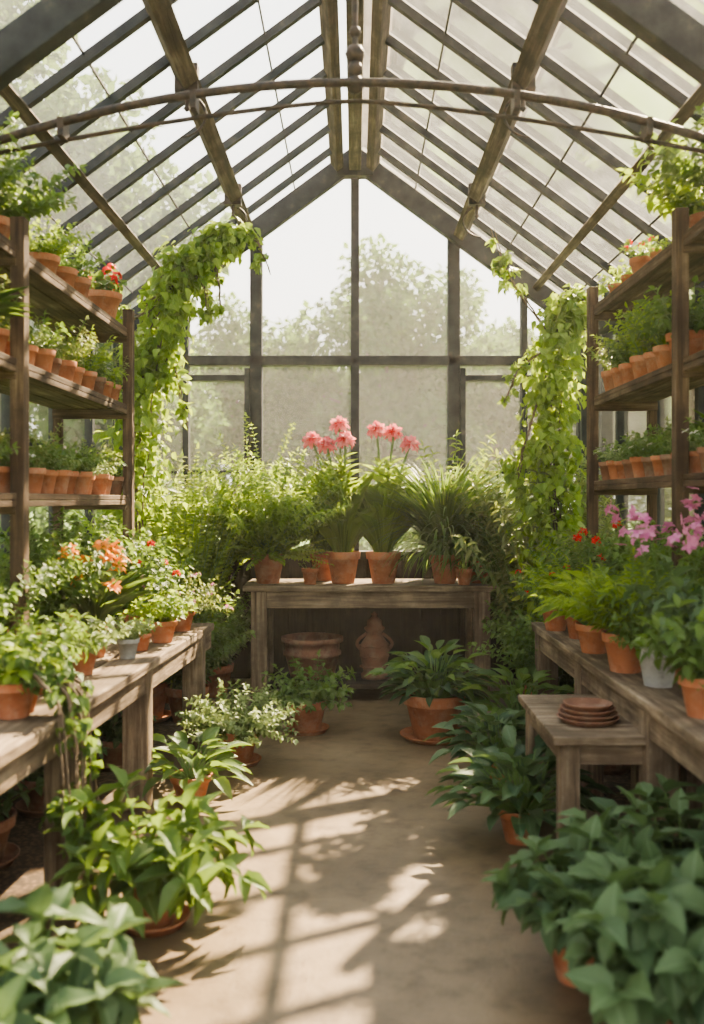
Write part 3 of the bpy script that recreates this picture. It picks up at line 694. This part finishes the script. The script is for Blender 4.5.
bk1 = plant('potted_bush', (-1.62, 5.3, ZB), .11, .17, [B(n=60, L=.56, lean=(.05, .6), droop=.8, tm=SM, ll=.05, lw=.035, sp=.026, mat='leaf_mid', spread=.08)])
bk2 = plant('potted_bush', (-1.55, 4.55, ZB), .11, .17, [B(n=56, L=.46, lean=(.05, .7), droop=.9, tm=SM, ll=.05, lw=.03, sp=.026, mat='leaf_mid', spread=.08)])
place(bk2, 'potted_bush', (-1.6, 5.85, ZB), 2, 1.1); place(bk1, 'potted_bush', (-1.62, 4.1, ZB), 2, .8); place(bk2, 'potted_bush', (-1.6, 3.6, ZB), 4, .85)
place(bk2, 'potted_bush', (-1.3, 5.95, ZB), 5, .8)
# bench plants, right
fernb = plant('potted_fern', (1.23, 4.32, ZB), .10, .18, [
    B(n=60, L=.40, lean=(.05, .95), droop=1.2, tm=LAN, ll=.075, lw=.016, sp=.018, mat='leaf_bright', mode='fern', spread=.05, start=.2)])
place(fernb, 'potted_fern', (1.27, 5.35, ZB), 2, .9)
plant('potted_lettuce_fern', (1.22, 4.85, ZB), .09, .15, [lambda mb, b: rosette(mb, b, 60, .14, .5, BIG, 'leaf_bright', (.1, 1.1), .2, .04)])
plant('potted_herb_large', (1.2, 5.68, ZB), .085, .14, [BF(fo('petal_red', .018, 4), 7, n=40, L=.3, lean=(.1, 1.1), droop=.8, tm=SM, ll=.04, lw=.03, sp=.024, mat='leaf_mid')])
plant('grey_planter', (1.27, 3.98, ZB), .085, .17, [B(n=30, L=.2, lean=(.2, 1.2), droop=1.5, tm=SM, ll=.04, lw=.03, sp=.022, mat='leaf_mid')], 'grey_stoneware')
plant('potted_foliage', (1.40, 3.68, ZB), .09, .16, [B(n=30, L=.38, lean=(.05, .9), droop=.7, tm=BIG, ll=.09, lw=.06, sp=.04, mat='leaf_hydrangea', spread=.05)])
plant('potted_orchid', (1.38, 4.15, ZB), .08, .14, [B(n=30, L=.36, lean=(.1, .9), tm=LAN, ll=.08, lw=.02, sp=.03, mat='leaf_mid'),
      BF(lambda mb, p, d: [flower(mb, p + R.normal(0, .03, 3), d + R.normal(0, .6, 3), .030, 'petal_magenta', 5, .65) for _ in range(6)], 1, n=13, L=.64, lean=(.05, .45), droop=.2, tm=LAN, ll=.05, lw=.012, sp=.07, mat='leaf_mid')])
plant('potted_flax', (1.26, 3.42, ZB), .09, .15, [B(n=30, L=.28, lean=(.05, 1.0), droop=1, tm=MED, ll=.07, lw=.04, sp=.03, mat='leaf_mid')])
place(bk1, 'potted_bush', (1.66, 5.4, ZB), 1, .95); place(bk2, 'potted_bush', (1.62, 4.9, ZB), 2, 1.05); place(bk2, 'potted_bush', (1.5, 5.85, ZB), 3, .95)
place(bk1, 'potted_bush', (1.68, 4.4, ZB), 4, .9)
plant('potted_carnation', (1.42, 5.6, ZB), .09, .15, [BF(fo('petal_red', .024, 5), 4, n=30, L=.50, lean=(.05, .6), droop=.4, tm=SM, ll=.045, lw=.02, sp=.024, mat='leaf_olive')])

# ------------------------------------------------------------------ outside trees
def tree(seed, H, W):
    mb = MB(); tube(mb, [(0, 0, -.13), (.1, 0, H * .3), (0, .1, H * .6), (.1, 0, H * .9)], .28, .05, 'bark', 8)
    C = []
    for i in range(50):
        v = nrm(R.normal(0, 1, 3)) * R.random() ** .4; c = np.array([v[0] * W, v[1] * W, H * .58 + v[2] * H * .38]); C.append(c)
        if i % 3 == 0: tube(mb, [(0, 0, H * .35), c * [.5, .5, 1] * .9, c], .07, .02, 'bark', 5)
    C = np.array(C); n = 20000; i = R.integers(0, 50, n)
    v = nrm(R.normal(0, 1, (n, 3))) * (R.random(n) ** .35)[:, None]
    P = C[i] + v * W * .30; L = R.uniform(.12, .28, n)
    leaves(mb, TINY, P, v + R.normal(0, .7, (n, 3)) - UP * .3, v + R.normal(0, .5, (n, 3)) + UP * .7, L, L * .7, 'leaf_out')
    return mb.mesh('tree')
T3 = [tree(i, h, w) for i, (h, w) in enumerate(((8.0, 2.6), (6.5, 2.4), (10, 3.2)))]
for x, y, k, s in ((-7.0, 19, 2, 1.15), (-3.2, 26, 0, .85), (.9, 25, 0, 1.0), (4.0, 27, 1, 1.0), (7.4, 24, 1, 1.0), (-8, 30, 2, .9), (-5.0, 22, 1, .8), (2.4, 32, 0, .85), (9.5, 32, 2, .8), (-1.2, 30, 1, .95),
                   (-8.5, 12, 2, .9), (-8, 6, 0, .9), (9, 13, 1, .8), (9, 6, 1, .8), (12, 20, 0, 1), (-12, 25, 2, 1)):
    place(T3[k], 'tree', (x, y, -.05), R.random() * 6, s)
mb = MB(); n = 30000
P = np.stack([R.uniform(-16, 16, n), R.uniform(15, 17.5, n), R.random(n) ** .8 * 2.0], 1); P[:, 2] *= (.7 + .35 * np.sin(P[:, 0] * 1.1) + .15 * np.sin(P[:, 0] * 3.1)); P[:, 2] -= .1
L = R.uniform(.1, .22, n); leaves(mb, TINY, P, R.normal(0, 1, (n, 3)), R.normal(0, 1, (n, 3)) + UP, L, L * .7, 'leaf_out')
place(mb.mesh('hedge'), 'hedge')

# thin humid morning haze, a real participating medium filling the garden and the glasshouse
m, t, o = nt('humid_air')
vs = t.nodes.new('ShaderNodeVolumeScatter'); vs.inputs['Density'].default_value = .0022; vs.inputs['Anisotropy'].default_value = .45
vs.inputs['Color'].default_value = (1, .98, .94, 1); t.links.new(vs.outputs[0], o.inputs['Volume'])
mb = MB(); box(mb, (-24, -36, -12), (24, 42, 15), 'humid_air'); place(mb.mesh('morning_mist'), 'morning_mist')

# ------------------------------------------------------------------ light & camera
w = bpy.data.worlds.new('world'); bpy.context.scene.world = w; w.use_nodes = True; t = w.node_tree; t.nodes.clear()
o = t.nodes.new('ShaderNodeOutputWorld'); bg = t.nodes.new('ShaderNodeBackground')
tc = t.nodes.new('ShaderNodeTexCoord'); sx = t.nodes.new('ShaderNodeSeparateXYZ'); t.links.new(tc.outputs['Generated'], sx.inputs[0])
c = ramp(t, sx.outputs[2], [(0, (1.0, .95, .86)), (.25, (.98, .97, .94)), (.8, (.72, .82, .93))])
t.links.new(c, bg.inputs[0]); bg.inputs[1].default_value = 2.9; t.links.new(bg.outputs[0], o.inputs[0])
sd = bpy.data.lights.new('sun', 'SUN'); sd.energy = 42; sd.angle = math.radians(.7); sd.color = (1, .79, .52)
so = bpy.data.objects.new('sun', sd); bpy.context.scene.collection.objects.link(so)
so.rotation_euler = Vector((-.35, -.68, -.65)).to_track_quat('-Z', 'Y').to_euler(); so.location = (4, 10, 9)
cd = bpy.data.cameras.new('camera'); cam = bpy.data.objects.new('camera', cd); bpy.context.scene.collection.objects.link(cam)
cam.location = (0, 0, 1.5); cam.rotation_euler = (math.radians(90), 0, 0)
cd.sensor_fit = 'VERTICAL'; cd.sensor_height = 36; cd.lens = 950 / 1024 * 36; cd.shift_y = -12 / 1024; cd.shift_x = -3 / 1024
cd.clip_end = 400; cd.dof.use_dof = True; cd.dof.focus_distance = 6.4; cd.dof.aperture_fstop = 1.5
bpy.context.scene.camera = cam
try: bpy.context.scene.view_settings.look = 'AgX - Medium High Contrast'
except Exception: pass
